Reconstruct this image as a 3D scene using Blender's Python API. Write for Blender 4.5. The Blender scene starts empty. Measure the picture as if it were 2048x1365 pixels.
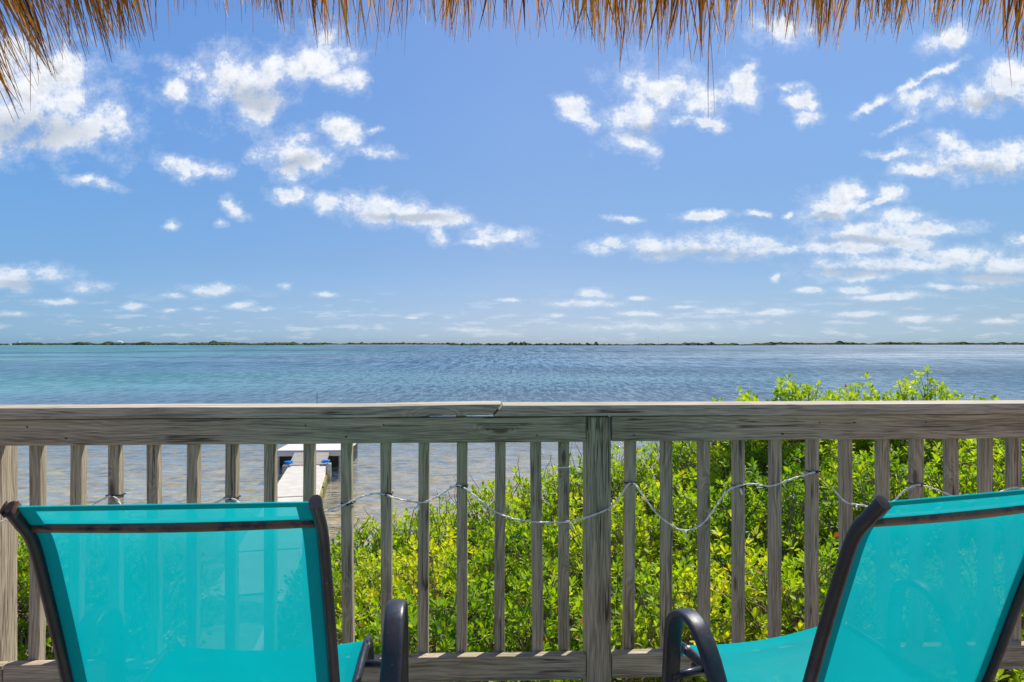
import bpy, math, random
import numpy as np
from mathutils import Vector, Matrix, noise as mnoise

# ------------------------------------------------------------------ camera, world, sun, exposure
sc = bpy.context.scene
COL = sc.collection
F = 1365.0          # focal length in photo pixels (2048 wide)
EYE = 1.25          # eye above the deck (deck top is z = 0)
WATER = -2.85
HOR = 688.0         # photo row of the true horizon

cam_d = bpy.data.cameras.new('camera'); cam = bpy.data.objects.new('camera', cam_d)
COL.objects.link(cam); sc.camera = cam
cam_d.sensor_width = 36.0; cam_d.lens = 24.0
cam_d.clip_start = 0.05; cam_d.clip_end = 30000
cam.location = (0, 0, EYE)
cam.rotation_euler = (math.radians(90.23), 0, 0)

SUN_EL, SUN_AZ = math.radians(56), math.radians(38)      # azimuth clockwise from +Y
sun_dir = Vector((math.sin(SUN_AZ)*math.cos(SUN_EL), math.cos(SUN_AZ)*math.cos(SUN_EL), math.sin(SUN_EL)))
sd = bpy.data.lights.new('sun', 'SUN'); sun = bpy.data.objects.new('sun', sd); COL.objects.link(sun)
sd.energy = 4.2; sd.angle = math.radians(0.5); sd.color = (1.0, 0.95, 0.87)
sun.rotation_euler = sun_dir.to_track_quat('Z', 'Y').to_euler()

sc.view_settings.view_transform = 'Standard'; sc.view_settings.look = 'None'
sc.view_settings.gamma = 1.0; sc.view_settings.use_curve_mapping = False
sc.view_settings.exposure = 0.35
sc.render.engine = 'CYCLES'
sc.cycles.max_bounces = 8; sc.cycles.transparent_max_bounces = 24

world = bpy.data.worlds.new("World"); sc.world = world; world.use_nodes = True
wn = world.node_tree; wn.nodes.clear()

class NT:
    """tiny node-tree helper"""
    def __init__(s, nt): s.nt = nt
    def add(s, t, **kw):
        n = s.nt.nodes.new(t)
        ins = kw.pop('ins', {})
        for k, v in kw.items(): setattr(n, k, v)
        for k, v in ins.items():
            if isinstance(v, bpy.types.NodeSocket): s.nt.links.new(v, n.inputs[k])
            else: n.inputs[k].default_value = v
        return n
    def math(s, op, a, b=0.0, c=None, clamp=False):
        n = s.nt.nodes.new('ShaderNodeMath'); n.operation = op; n.use_clamp = clamp
        for i, v in enumerate((a, b) if c is None else (a, b, c)):
            if isinstance(v, bpy.types.NodeSocket): s.nt.links.new(v, n.inputs[i])
            else: n.inputs[i].default_value = v
        return n.outputs[0]
    def vmath(s, op, a, b=(0, 0, 0)):
        n = s.nt.nodes.new('ShaderNodeVectorMath'); n.operation = op
        for i, v in enumerate((a, b)):
            if isinstance(v, bpy.types.NodeSocket): s.nt.links.new(v, n.inputs[i])
            else: n.inputs[i].default_value = v
        return n.outputs['Value'] if op in ('LENGTH', 'DOT_PRODUCT') else n.outputs[0]
    def comb(s, x, y, z):
        return s.add('ShaderNodeCombineXYZ', ins={0: x, 1: y, 2: z}).outputs[0]
    def sep(s, v):
        return s.add('ShaderNodeSeparateXYZ', ins={0: v}).outputs
    def noise(s, vec, scale, detail=4, rough=0.55, dist=0.0, out='Fac'):
        n = s.add('ShaderNodeTexNoise', ins={'Vector': vec, 'Scale': scale, 'Detail': detail, 'Roughness': rough, 'Distortion': dist})
        return n.outputs[out]
    def mix(s, f, a, b, blend='MIX'):
        n = s.nt.nodes.new('ShaderNodeMix'); n.data_type = 'RGBA'; n.blend_type = blend
        for k, v in ((0, f), (6, a), (7, b)):
            if isinstance(v, bpy.types.NodeSocket): s.nt.links.new(v, n.inputs[k])
            else:
                if k != 0 and len(v) == 3: v = (*v, 1)
                n.inputs[k].default_value = v
        return n.outputs[2]
    def ramp(s, f, stops, interp='LINEAR'):
        n = s.nt.nodes.new('ShaderNodeValToRGB'); s.nt.links.new(f, n.inputs[0])
        cr = n.color_ramp; cr.interpolation = interp
        while len(cr.elements) < len(stops): cr.elements.new(0.5)
        for e, (p, c) in zip(cr.elements, stops):
            e.position = p
            e.color = (c, c, c, 1) if isinstance(c, (int, float)) else (*c, 1)
        return n.outputs[0]
    def mapr(s, v, a, b, c=0.0, d=1.0, smooth=True):
        n = s.nt.nodes.new('ShaderNodeMapRange'); n.interpolation_type = 'SMOOTHSTEP' if smooth else 'LINEAR'
        s.nt.links.new(v, n.inputs[0])
        for i, x in enumerate((a, b, c, d)):
            if isinstance(x, bpy.types.NodeSocket): s.nt.links.new(x, n.inputs[i+1])
            else: n.inputs[i+1].default_value = x
        return n.outputs[0]

W = NT(wn)
# clouds: (x, y, rx, ry, rotation degrees, wispiness) in degrees-like photo units about the view over the water
CL = [
 (55,195,175,95,0,0),(110,255,140,45,5,0),(150,235,115,55,-8,0),(30,272,165,42,0,0),(215,245,55,45,20,.05),(120,150,95,55,-10,.1),(50,130,90,50,0,.1),
 (570,120,95,42,8,0),(480,165,80,62,25,0),(650,112,70,40,-5,0),(505,205,45,42,0,.1),(705,152,42,26,-30,.05),(355,190,42,30,30,.15),(390,150,60,20,-20,.3),
 (570,295,58,38,-15,0),(620,325,36,28,-20,.05),(592,340,25,18,0,.2),(672,262,40,30,-20,.1),(730,262,24,10,10,.35),(747,310,42,16,-5,.15),
 (390,334,55,19,-8,.02),(190,365,55,10,-12,.45),(480,418,24,17,-25,.35),(340,451,16,12,0,.35),(592,387,32,16,-5,.2),(445,446,14,10,0,.5),
 (680,413,62,20,-12,0),(790,420,72,27,-5,0),(870,437,62,18,-5,0),(925,440,26,12,5,.1),(880,472,22,17,0,.2),(990,470,62,20,6,0),(945,485,40,9,3,.1),
 (60,553,80,20,0,0),(20,565,60,16,0,0),(172,571,42,12,-4,.05),(422,577,54,10,0,.05),(355,590,24,7,0,.25),(480,610,30,7,3,.1),(570,573,15,7,-10,.15),
 (110,603,45,6,0,.3),(270,612,24,7,-5,.3),(395,617,18,5,0,.25),(340,619,16,5,0,.3),(30,627,32,5,0,.3),(660,592,20,5,0,.3),(530,620,20,4,0,.3),
 (1330,180,85,40,-8,0),(1275,235,60,40,35,0),(1270,280,40,20,-20,.1),(1160,222,36,18,-35,.22),(1185,245,30,14,-20,.3),(1425,185,55,20,20,.1),(1495,172,52,34,-10,0),
 (1500,135,28,10,10,.3),(1372,238,18,14,0,.2),(1412,252,46,14,-8,.12),(1592,175,20,13,0,.25),(1612,205,24,22,-40,.25),(1618,240,24,20,30,.28),
 (1725,210,42,11,30,.1),(1835,202,42,24,15,.08),(1908,80,50,24,10,.05),(1985,188,105,34,8,0),(2050,150,70,40,0,0),(1560,60,50,30,0,.2),(1865,148,75,9,22,.3),(1800,258,32,8,18,.32),
 (1960,318,120,30,0,0),(1855,338,66,13,6,0),(1910,292,45,18,-10,.05),(2040,310,60,30,0,0),(1785,310,46,9,2,.35),
 (1668,400,62,34,25,0),(1650,432,52,16,0,0),(1785,382,30,17,-10,.12),(1745,406,50,9,18,.15),(1700,380,40,16,0,.1),
 (1790,432,56,16,-3,.02),(1740,468,95,26,3,0),(1870,458,85,15,6,0),(1700,500,95,14,0,.02),(1830,490,80,14,0,.05),
 (1790,530,160,18,6,0),(1905,510,110,24,3,0),(2000,530,100,24,0,0),(1700,550,95,11,0,.02),(1990,560,95,12,0,.15),
 (1380,495,85,20,2,0),(1300,490,45,15,-5,0),(1440,482,65,22,0,0),(1510,492,70,18,0,0),(1575,500,38,12,0,.1),(1200,505,40,12,-5,.05),(1240,492,34,12,0,.1),
 (1250,436,36,8,0,.12),(1415,430,52,10,6,.05),(1512,428,28,6,-5,.3),(1575,432,14,5,0,.4),
 (1150,609,70,7,-3,.1),(1190,589,30,9,0,.1),(1270,597,22,5,0,.15),(1370,615,26,4,0,.2),(1440,621,42,6,0,.1),(1545,624,54,6,0,.1),
 (1262,630,46,6,3,.15),(1112,632,20,5,0,.2),(1620,581,28,6,0,.1),(1705,578,40,8,3,.05),(1765,593,80,7,3,.05),(1715,628,64,6,3,.1),(1850,638,64,7,-3,.1),
 (1900,577,60,7,3,.1),(2034,480,26,12,0,.05),(2000,640,60,6,0,.25),(1560,553,9,7,0,.2),(1020,604,22,3,0,.2),(825,636,16,3,0,.2),(1300,655,140,9,0,.35),(950,660,70,5,0,.35),
]
tc = W.add('ShaderNodeTexCoord').outputs['Generated']
dx, dy, dz = W.sep(tc)
ay = W.math('MAXIMUM', W.math('ABSOLUTE', dy), 0.08)
u = W.math('DIVIDE', dx, ay); v = W.math('DIVIDE', dz, ay)
vc = W.math('MAXIMUM', v, 0.0)
p0 = W.comb(u, v, 0.0)
hi = W.mapr(vc, 0.0, 0.35, 0.12, 1.0, smooth=False)             # clouds near the horizon are smaller
pn = W.comb(u, W.math('MULTIPLY', W.math('POWER', vc, 0.7), 1.1), 0.37)
wc = W.noise(pn, 9.0, 6, 0.65, out='Color')
wv = W.vmath('MULTIPLY', W.vmath('SUBTRACT', wc, (0.5, 0.5, 0.5)), W.comb(W.math('MULTIPLY', hi, 0.10), W.math('MULTIPLY', hi, 0.08), 0.0))
p = W.vmath('ADD', p0, wv)
buckets = {}
for e in CL:
    buckets.setdefault(int(round(e[4]/12.0))*12, []).append(e)
cur = None; cnt = 0
for rot in sorted(buckets):
    ra_ = math.radians(rot); cr_, sr_ = math.cos(ra_), math.sin(ra_)
    for gi in range(0, len(buckets[rot]), 10):
        q = p if cur is None else W.add('ShaderNodeVectorMath', operation='MULTIPLY_ADD', ins={0: cur, 1: (1e-7, 1e-7, 0), 2: p}).outputs[0]
        if rot: q = W.add('ShaderNodeVectorRotate', rotation_type='Z_AXIS', ins={'Vector': q, 'Angle': -ra_}).outputs[0]
        for (cx, cy, rx, ry, _, w) in buckets[rot][gi:gi+10]:
            cu, cv = (cx-1024)/F, (HOR-cy)/F
            lu, lv = cu*cr_+cv*sr_, -cu*sr_+cv*cr_
            sx_, sy_ = F/(rx*1.22), F/(ry*1.24)
            m = W.add('ShaderNodeVectorMath', operation='MULTIPLY_ADD', ins={0: q, 1: (sx_, sy_, 0), 2: (-lu*sx_, -lv*sy_, w)})
            l = W.vmath('LENGTH', m.outputs[0])
            cur = l if cur is None else W.math('SMOOTH_MIN', cur, l, 0.18)
fld = W.math('SUBTRACT', 1.0, cur)
gcur = None                                            # grey bases under the thicker clouds
for (cx, cy, rx, ry) in ((30,262,175,42),(1990,556,130,14),(1700,545,110,9),(1985,212,95,14),(1975,338,120,13),(1400,508,150,8),(50,572,75,8),(500,190,60,30),(1300,262,50,16),(820,436,120,8),(1720,484,110,8),(1650,436,40,8),(590,325,50,16)):
    sx_, sy_ = F/(rx*1.2), F/(ry*1.5)
    m = W.add('ShaderNodeVectorMath', operation='MULTIPLY_ADD', ins={0: p, 1: (sx_, sy_, 0), 2: (-(cx-1024)/F*sx_, -(HOR-cy)/F*sy_, 0)})
    l = W.vmath('LENGTH', m.outputs[0])
    gcur = l if gcur is None else W.math('SMOOTH_MIN', gcur, l, 0.2)
n1 = W.noise(pn, 22.0, 10, 0.68)
n2 = W.noise(W.vmath('ADD', pn, (0.006, 0.014, 0)), 22.0, 6, 0.66)
dens = W.math('MULTIPLY_ADD', W.math('SUBTRACT', n1, 0.5), 4.4, W.math('MINIMUM', W.math('MULTIPLY', fld, 1.5), 0.95))
alpha = W.mapr(dens, 0.0, 1.2)
veil = W.mapr(W.math('ADD', dens, 0.55), 0.0, 1.3, 0.0, 0.30)
alpha = W.math('MAXIMUM', alpha, veil)
alpha = W.math('MULTIPLY', alpha, W.mapr(v, 0.0, 0.03))
alpha = W.math('MULTIPLY', alpha, W.mapr(vc, 0.0, 0.22, 0.55, 0.97, smooth=False))
# thin streaks just over the horizon
st = W.noise(W.comb(W.math('MULTIPLY', u, 7.0), W.math('MULTIPLY', v, 42.0), 2.0), 2.6, 7, 0.62)
stm = W.math('MULTIPLY', W.mapr(st, 0.52, 0.66), W.math('MULTIPLY', W.mapr(vc, 0.0, 0.012), W.mapr(vc, 0.09, 0.03)))
alpha = W.math('MAXIMUM', alpha, W.math('MULTIPLY', stm, 0.26))
relief = W.mapr(W.math('SUBTRACT', n1, n2), -0.10, 0.10)
grey = W.mapr(dens, 0.7, 1.6)
shade = W.math('MULTIPLY', grey, W.math('SUBTRACT', 0.75, W.math('MULTIPLY', relief, 0.75)))
shade = W.math('MAXIMUM', shade, W.math('MULTIPLY', W.mapr(gcur, 1.15, 0.25), 0.85))
ccol = W.mix(W.math('MULTIPLY', shade, 0.9), (6.0, 6.15, 6.4), (2.7, 3.15, 3.8))
sky = W.add('ShaderNodeTexSky', sky_type='NISHITA', sun_disc=False, sun_elevation=SUN_EL, sun_rotation=SUN_AZ,
            altitude=0, air_density=1.0, dust_density=0.6, ozone_density=1.5)
K = .8
vr = W.ramp(W.math('DIVIDE', vc, 0.5), [(q, tuple(a*K for a in c)) for q, c in [
    (.024, (.52, .71, 1.19)), (.07, (.51, .63, 1.01)), (.128, (.51, .605, .89)), (.246, (.52, .61, .82)), (.42, (.59, .70, .87)), (.656, (.68, .80, .98)), (.95, (.74, .87, 1.07))]])
tint = W.mix(1.0, sky.outputs[0], vr, 'MULTIPLY')
sidec = W.ramp(W.math('MULTIPLY_ADD', dx, 0.75, 0.5), [(0.05, (.76, .98, 1.09)), (.5, (.93, .93, .93)), (.95, (.66, .76, .78))])
tint = W.mix(1.0, W.mix(1.0, tint, sidec, 'MULTIPLY'), (1.075, 1.075, 1.075), 'MULTIPLY')
full = W.mix(alpha, tint, ccol)
bg = W.add('ShaderNodeBackground', ins={'Color': full, 'Strength': 0.125})
wo = W.add('ShaderNodeOutputWorld', ins={0: bg.outputs[0]})
world.cycles.sampling_method = 'MANUAL'; world.cycles.sample_map_resolution = 512

# ------------------------------------------------------------------ helpers
def tag(o, label=None, cat=None, group=None, kind=None):
    if label: o['label'] = label
    if cat: o['category'] = cat
    if group: o['group'] = group
    if kind: o['kind'] = kind
    return o

def empty(name, loc=(0, 0, 0), rz=0.0):
    o = bpy.data.objects.new(name, None); COL.objects.link(o)
    o.empty_display_size = 0.1
    o.location = loc; o.rotation_euler = (0, 0, rz)
    return o

def link_mesh(name, me, mat, parent=None, smooth=False):
    if mat: me.materials.append(mat)
    if smooth: me.polygons.foreach_set('use_smooth', [True]*len(me.polygons))
    o = bpy.data.objects.new(name, me); COL.objects.link(o)
    if parent: o.parent = parent
    return o

def np_mesh(name, V, loops, starts_len, attr=None):
    """V (n,3); loops flat array of vertex indices; starts_len = array of polygon sizes"""
    me = bpy.data.meshes.new(name)
    V = np.asarray(V, np.float32); loops = np.asarray(loops, np.int32); tot = np.asarray(starts_len, np.int32)
    me.vertices.add(len(V)); me.vertices.foreach_set('co', V.ravel())
    me.loops.add(len(loops)); me.loops.foreach_set('vertex_index', loops)
    me.polygons.add(len(tot)); st = np.zeros(len(tot), np.int32); st[1:] = np.cumsum(tot)[:-1]
    me.polygons.foreach_set('loop_start', st); me.polygons.foreach_set('loop_total', tot)
    me.update(calc_edges=True)
    if attr is not None:
        a = me.attributes.new('tone', 'FLOAT', 'POINT'); a.data.foreach_set('value', np.asarray(attr, np.float32))
    me.validate()
    return me

class MB:
    def __init__(s): s.v = []; s.f = []
    def box(s, x0, x1, y0, y1, z0, z1):
        b = len(s.v)
        s.v += [(x, y, z) for z in (z0, z1) for y in (y0, y1) for x in (x0, x1)]
        s.f += [tuple(b+i for i in q) for q in ((0,2,3,1),(4,5,7,6),(0,1,5,4),(2,6,7,3),(0,4,6,2),(1,3,7,5))]
    def tube(s, pts, ra, rb=None, n=10, up=Vector((0, 0, 1)), cap=True, closed=False):
        """oval sweep: ra across (side), rb along the local up"""
        rb = rb or ra
        pts = [Vector(p) for p in pts]; b0 = len(s.v); m = len(pts)
        for i, p in enumerate(pts):
            t = (pts[min(i+1, m-1)] - pts[max(i-1, 0)]).normalized()
            side = t.cross(up)
            if side.length < 1e-3: side = t.cross(Vector((0, 1, 0)))
            side.normalize(); nn = side.cross(t).normalized()
            a = ra[i] if isinstance(ra, (list, tuple)) else ra
            bb = rb[i] if isinstance(rb, (list, tuple)) else rb
            for k in range(n):
                th = 2*math.pi*(k+.5)/n
                s.v.append(tuple(p + side*(a*math.cos(th)) + nn*(bb*math.sin(th))))
        for i in range(m-1):
            for k in range(n):
                a0 = b0+i*n+k; a1 = b0+i*n+(k+1) % n
                s.f.append((a0, a1, a1+n, a0+n))
        if cap:
            s.f.append(tuple(b0+k for k in range(n))[::-1]); s.f.append(tuple(b0+(m-1)*n+k for k in range(n)))
    def sphere(s, c, rx, ry, rz, nu=10, nv=6):
        b = len(s.v)
        s.v.append((c[0], c[1], c[2]+rz))
        for j in range(1, nv):
            ph = math.pi*j/nv
            for i in range(nu):
                th = 2*math.pi*i/nu
                s.v.append((c[0]+rx*math.sin(ph)*math.cos(th), c[1]+ry*math.sin(ph)*math.sin(th), c[2]+rz*math.cos(ph)))
        s.v.append((c[0], c[1], c[2]-rz)); e = len(s.v)-1
        for i in range(nu):
            s.f.append((b, b+1+i, b+1+(i+1) % nu)); s.f.append((e, e-nu+(i+1) % nu, e-nu+i))
        for j in range(nv-2):
            for i in range(nu):
                a = b+1+j*nu+i; c2 = b+1+j*nu+(i+1) % nu
                s.f.append((a, a+nu, c2+nu, c2))
    def build(s, name, mat, parent=None, smooth=False, bevel=0.0):
        me = bpy.data.meshes.new(name); me.from_pydata(s.v, [], s.f); me.update()
        o = link_mesh(name, me, mat, parent, smooth)
        if bevel:
            m = o.modifiers.new('bevel', 'BEVEL'); m.width = bevel; m.segments = 2; m.limit_method = 'ANGLE'; m.angle_limit = math.radians(50)
        return o

def catmull(pts, n=8):
    pts = [Vector(p) for p in pts]; out = []
    P = [pts[0]*2-pts[1]] + pts + [pts[-1]*2-pts[-2]]
    for i in range(1, len(P)-2):
        for k in range(n):
            t = k/n; a, b, c, d = P[i-1:i+3]
            out.append(0.5*((2*b) + (c-a)*t + (2*a-5*b+4*c-d)*t*t + (3*b-a-3*c+d)*t*t*t))
    out.append(pts[-1]); return out

def newmat(name):
    m = bpy.data.materials.new(name); m.use_nodes = True; m.node_tree.nodes.clear()
    return m, NT(m.node_tree)
def finish(N, shader, disp=None):
    o = N.add('ShaderNodeOutputMaterial', ins={0: shader})
def bsdf(N, **k):
    n = N.add('ShaderNodeBsdfPrincipled')
    for kk, v in k.items():
        kk = kk.replace('_', ' ')
        if isinstance(v, bpy.types.NodeSocket): N.nt.links.new(v, n.inputs[kk])
        else:
            if isinstance(v, tuple) and len(v) == 3: v = (*v, 1)
            n.inputs[kk].default_value = v
    return n.outputs[0]
def bump(N, h, strength=0.4, dist=0.01):
    return N.add('ShaderNodeBump', ins={'Height': h, 'Strength': strength, 'Distance': dist}).outputs[0]

def px(x, y, d):
    """photo pixel and forward distance -> world point"""
    return Vector(((x-1024)/F*d, d, EYE-(y-HOR)/F*d))

# ------------------------------------------------------------------ materials
def wood_mat(name, light=(.60,.49,.355), dark=(.17,.13,.085), green=.55, axis='X'):
    m, N = newmat(name)
    t = N.add('ShaderNodeTexCoord').outputs['Object']
    rnd = N.add('ShaderNodeObjectInfo').outputs['Random']
    off = N.comb(N.math('MULTIPLY', rnd, 37.0), N.math('MULTIPLY', rnd, 11.0), N.math('MULTIPLY', rnd, 23.0))
    q = N.vmath('ADD', t, off)
    # slow bending of the grain and knots
    kq = N.vmath('MULTIPLY', q, (3.2, 11.0, 11.0))
    vor = N.add('ShaderNodeTexVoronoi', ins={'Vector': kq, 'Scale': 1.0, 'Randomness': 1.0})
    kd = vor.outputs['Distance']; ksel = N.sep(vor.outputs['Color'])[0]
    kon = N.mapr(ksel, 0.62, 0.66)
    kn = N.math('MULTIPLY', N.mapr(kd, 0.42, 0.02), kon)
    warp = N.noise(N.vmath('MULTIPLY', q, (1.4, 6, 6)), 1.0, 3, .5)
    yy = N.math('MULTIPLY_ADD', kn, 1.6, N.math('MULTIPLY', warp, 3.2))
    base = N.vmath('MULTIPLY', q, (1.3, 46.0, 46.0))
    base = N.vmath('ADD', base, N.comb(0.0, yy, yy))
    g1 = N.noise(base, 1.0, 5, .6)
    fine = N.noise(N.vmath('MULTIPLY', q, (9.0, 420.0, 420.0)), 1.0, 4, .6)
    wv_ = N.add('ShaderNodeTexWave', wave_type='BANDS', bands_direction='DIAGONAL', ins={'Vector': base, 'Scale': 1.1, 'Distortion': 3.0, 'Detail': 3.0, 'Detail Scale': 1.2}).outputs['Fac']
    g = N.math('ADD', N.math('MULTIPLY', g1, .42), N.math('ADD', N.math('MULTIPLY', fine, .55), N.math('MULTIPLY', wv_, .07)))
    col = N.ramp(g, [(.36, dark), (.49, tuple(a*.55+b*.45 for a, b in zip(light, dark))), (.60, light), (.74, tuple(min(1, a*1.25) for a in light))])
    # greenish tint near the middle of the rail; dark mildew blotches
    geo = N.add('ShaderNodeNewGeometry').outputs['Position']
    gx = N.sep(geo)[0]; gz = N.sep(geo)[2]
    gm = N.math('MULTIPLY', N.mapr(N.math('ABSOLUTE', N.math('ADD', gx, 0.05)), 1.15, 0.25), N.mapr(gz, .35, .9, .25, 1.0))
    gm = N.math('MULTIPLY', gm, N.mapr(N.noise(N.vmath('MULTIPLY', geo, (2.2, 2, 5)), 1.0, 4, .6), .3, .6, .45, 1))
    col = N.mix(N.math('MULTIPLY', gm, green), col, N.mix(1.0, col, (.62, .95, .78), 'MULTIPLY'))
    mil = N.mapr(N.noise(N.vmath('MULTIPLY', q, (4.0, 34, 34)), 1.0, 6, .7), .50, .70)
    col = N.mix(N.math('MULTIPLY', mil, .42), col, (.07, .066, .05))
    # cracks
    cr = N.noise(N.vmath('MULTIPLY', q, (1.1, 42, 42)), 1.0, 2, .5)
    crm = N.math('MULTIPLY', N.mapr(N.math('ABSOLUTE', N.math('SUBTRACT', cr, .5)), .030, .0), N.mapr(N.noise(q, 4.0, 2, .5), .50, .60))
    col = N.mix(N.math('MULTIPLY', crm, .8), col, (.02, .017, .014))
    kc = N.math('MULTIPLY', N.mapr(kd, .13, .05), kon)
    col = N.mix(N.math('MULTIPLY', kc, .7), col, (.06, .03, .018))
    h = N.math('SUBTRACT', g, N.math('MULTIPLY', crm, .8))
    finish(N, bsdf(N, Base_Color=col, Roughness=.85, Specular_IOR_Level=.25, Normal=bump(N, h, .55, .004)))
    return m
M_WOOD = wood_mat('weathered_wood')
M_CAP = wood_mat('weathered_cap', light=(.66,.56,.44), dark=(.24,.19,.14), green=.35)
M_DOCKWOOD = wood_mat('grey_planks', light=(.42,.39,.34), dark=(.2,.18,.15), green=0.0)

def simple(name, col, rough=.6, spec=.5, metallic=0.0, var=.12, scale=8.0, bmp=0.0):
    m, N = newmat(name)
    t = N.add('ShaderNodeTexCoord').outputs['Object']
    n = N.noise(t, scale, 5, .6)
    c = N.mix(N.mapr(n, .3, .7), tuple(max(0, a*(1-var)) for a in col), tuple(min(1, a*(1+var)) for a in col))
    kw = dict(Base_Color=c, Roughness=rough, Specular_IOR_Level=spec, Metallic=metallic)
    if bmp: kw['Normal'] = bump(N, N.noise(t, scale*6, 4, .6), bmp, .002)
    finish(N, bsdf(N, **kw)); return m

def frame_mat(name, rust=.0):
    m, N = newmat(name)
    t = N.add('ShaderNodeTexCoord').outputs['Object']
    n = N.noise(t, 30, 5, .65); big = N.noise(t, 6, 4, .6)
    c = N.mix(N.mapr(big, .35, .7), (.014, .019, .030), (.034, .044, .064))
    sp = N.mapr(N.noise(t, 160, 2, .5), .70, .76)
    c = N.mix(N.math('MULTIPLY', sp, .6), c, (.22, .21, .19))
    if rust:
        r = N.mapr(n, .62-rust*.3, .72-rust*.2)
        c = N.mix(r, c, N.mix(big, (.12, .05, .025), (.20, .13, .09)))
    finish(N, bsdf(N, Base_Color=c, Roughness=N.mapr(n, .3, .7, .28, .5), Specular_IOR_Level=.5, Normal=bump(N, N.noise(t, 300, 3, .6), .12, .001)))
    return m
M_FRAME = frame_mat('powder_coated_frame')
M_RUST = frame_mat('rusty_crossbar', rust=.9)

def sling_mat(name, transp, col=(.0, .50, .55), tcol=(.0, .56, .59)):
    m, N = newmat(name)
    t = N.add('ShaderNodeTexCoord').outputs['Object']
    n = N.noise(t, 5, 5, .6)
    c = N.mix(N.mapr(n, .35, .65), tuple(a*.95 for a in col), tuple(a*1.03 for a in col))
    fade = N.noise(N.vmath('MULTIPLY', t, (3.0, 1.0, 1.2)), 1.0, 4, .6)
    scuff = N.mapr(N.noise(N.vmath('MULTIPLY', t, (14.0, 30.0, 4.0)), 1.0, 6, .7), .58, .75)
    c2 = N.mix(N.mapr(fade, .3, .7), tuple(a*.90 for a in tcol), tuple(a*1.04 for a in tcol))
    c = N.mix(N.math('MULTIPLY', scuff, .25), c, (.10, .55, .58))
    # a few dirt specks
    vs = N.add('ShaderNodeTexVoronoi', ins={'Vector': N.vmath('MULTIPLY', t, (1, 1, 1.3)), 'Scale': 5.0})
    spot = N.math('MULTIPLY', N.mapr(N.math('ADD', vs.outputs['Distance'], N.math('MULTIPLY', N.noise(t, 120, 3, .6), .05)), .062, .045), N.mapr(N.sep(vs.outputs['Color'])[1], .74, .78))
    c = N.mix(N.math('MULTIPLY', spot, .75), c, (.02, .10, .09)); c2 = N.mix(N.math('MULTIPLY', spot, .75), c2, (.02, .10, .09))
    # weave: fine woven ribs
    wv_ = N.add('ShaderNodeTexWave', wave_type='BANDS', bands_direction='X', ins={'Vector': t, 'Scale': 260.0}).outputs['Fac']
    bn = bump(N, wv_, .15, .0006)
    d = N.add('ShaderNodeBsdfDiffuse', ins={'Color': c, 'Normal': bn}).outputs[0]
    tl = N.add('ShaderNodeBsdfTranslucent', ins={'Color': c2}).outputs[0]
    gl = N.add('ShaderNodeBsdfGlossy', ins={'Color': (.5, .9, .92, 1), 'Roughness': .5, 'Normal': bn}).outputs[0]
    s = N.add('ShaderNodeMixShader', ins={0: .48, 1: d, 2: tl}).outputs[0]
    s = N.add('ShaderNodeMixShader', ins={0: .012, 1: s, 2: gl}).outputs[0]
    tr = N.add('ShaderNodeBsdfTransparent', ins={'Color': (1, 1, 1, 1)}).outputs[0]
    f = N.mapr(wv_, 0, 1, transp*.6, transp*1.4, smooth=False)
    s = N.add('ShaderNodeMixShader', ins={0: f, 1: s, 2: tr}).outputs[0]
    finish(N, s); return m
M_SLING = sling_mat('turquoise_sling', .066)
M_SEAM = sling_mat('turquoise_seam', .02, col=(.0, .33, .36), tcol=(.0, .30, .33))

def leaf_mat(name, shift=0.0):
    m, N = newmat(name)
    a = N.add('ShaderNodeAttribute', attribute_name='tone').outputs['Fac']
    odd_ = N.math('GREATER_THAN', a, .955)
    a = N.mix(odd_, N.math('MINIMUM', N.math('ADD', a, shift), .95), a)
    a = N.sep(a)[0]
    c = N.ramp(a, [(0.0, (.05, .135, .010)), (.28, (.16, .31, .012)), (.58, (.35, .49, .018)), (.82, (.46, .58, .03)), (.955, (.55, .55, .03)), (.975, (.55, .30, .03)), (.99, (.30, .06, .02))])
    g = N.add('ShaderNodeNewGeometry')
    tcol = N.mix(1.0, c, (1.6, 1.5, .5), 'MULTIPLY')
    s1 = bsdf(N, Base_Color=c, Roughness=.5, Specular_IOR_Level=.4)
    tl = N.add('ShaderNodeBsdfTranslucent', ins={'Color': tcol}).outputs[0]
    finish(N, N.add('ShaderNodeMixShader', ins={0: .52, 1: s1, 2: tl}).outputs[0])
    return m
M_LEAF = leaf_mat('glossy_leaves')
M_LEAF_Y = leaf_mat('yellowing_leaves', .08)
M_LEAF_D = leaf_mat('dark_green_leaves', -.10)
M_BARK = simple('bark', (.30, .23, .18), .9, .2, var=.5, scale=30)
M_DRY = simple('dry_twigs', (.30, .22, .17), .9, .2, var=.4, scale=14)

def thatch_mat():
    m, N = newmat('dry_palm_thatch')
    a = N.add('ShaderNodeAttribute', attribute_name='tone').outputs['Fac']
    t = N.add('ShaderNodeTexCoord').outputs['Object']
    c = N.ramp(a, [(0, (.09, .03, .012)), (.25, (.30, .14, .03)), (.55, (.56, .34, .085)), (.85, (.72, .46, .13)), (.97, (.80, .72, .58))])
    n = N.noise(N.vmath('MULTIPLY', t, (60, 60, 8)), 1.0, 3, .6)
    c = N.mix(N.math('MULTIPLY', N.mapr(n, .35, .7), .5), c, N.mix(1.0, c, (.45, .38, .35), 'MULTIPLY'))
    s1 = bsdf(N, Base_Color=c, Roughness=.45, Specular_IOR_Level=.5)
    tl = N.add('ShaderNodeBsdfTranslucent', ins={'Color': N.mix(1.0, c, (1.3, 1.0, .55), 'MULTIPLY')}).outputs[0]
    finish(N, N.add('ShaderNodeMixShader', ins={0: .6, 1: s1, 2: tl}).outputs[0])
    return m
M_THATCH = thatch_mat()

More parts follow.
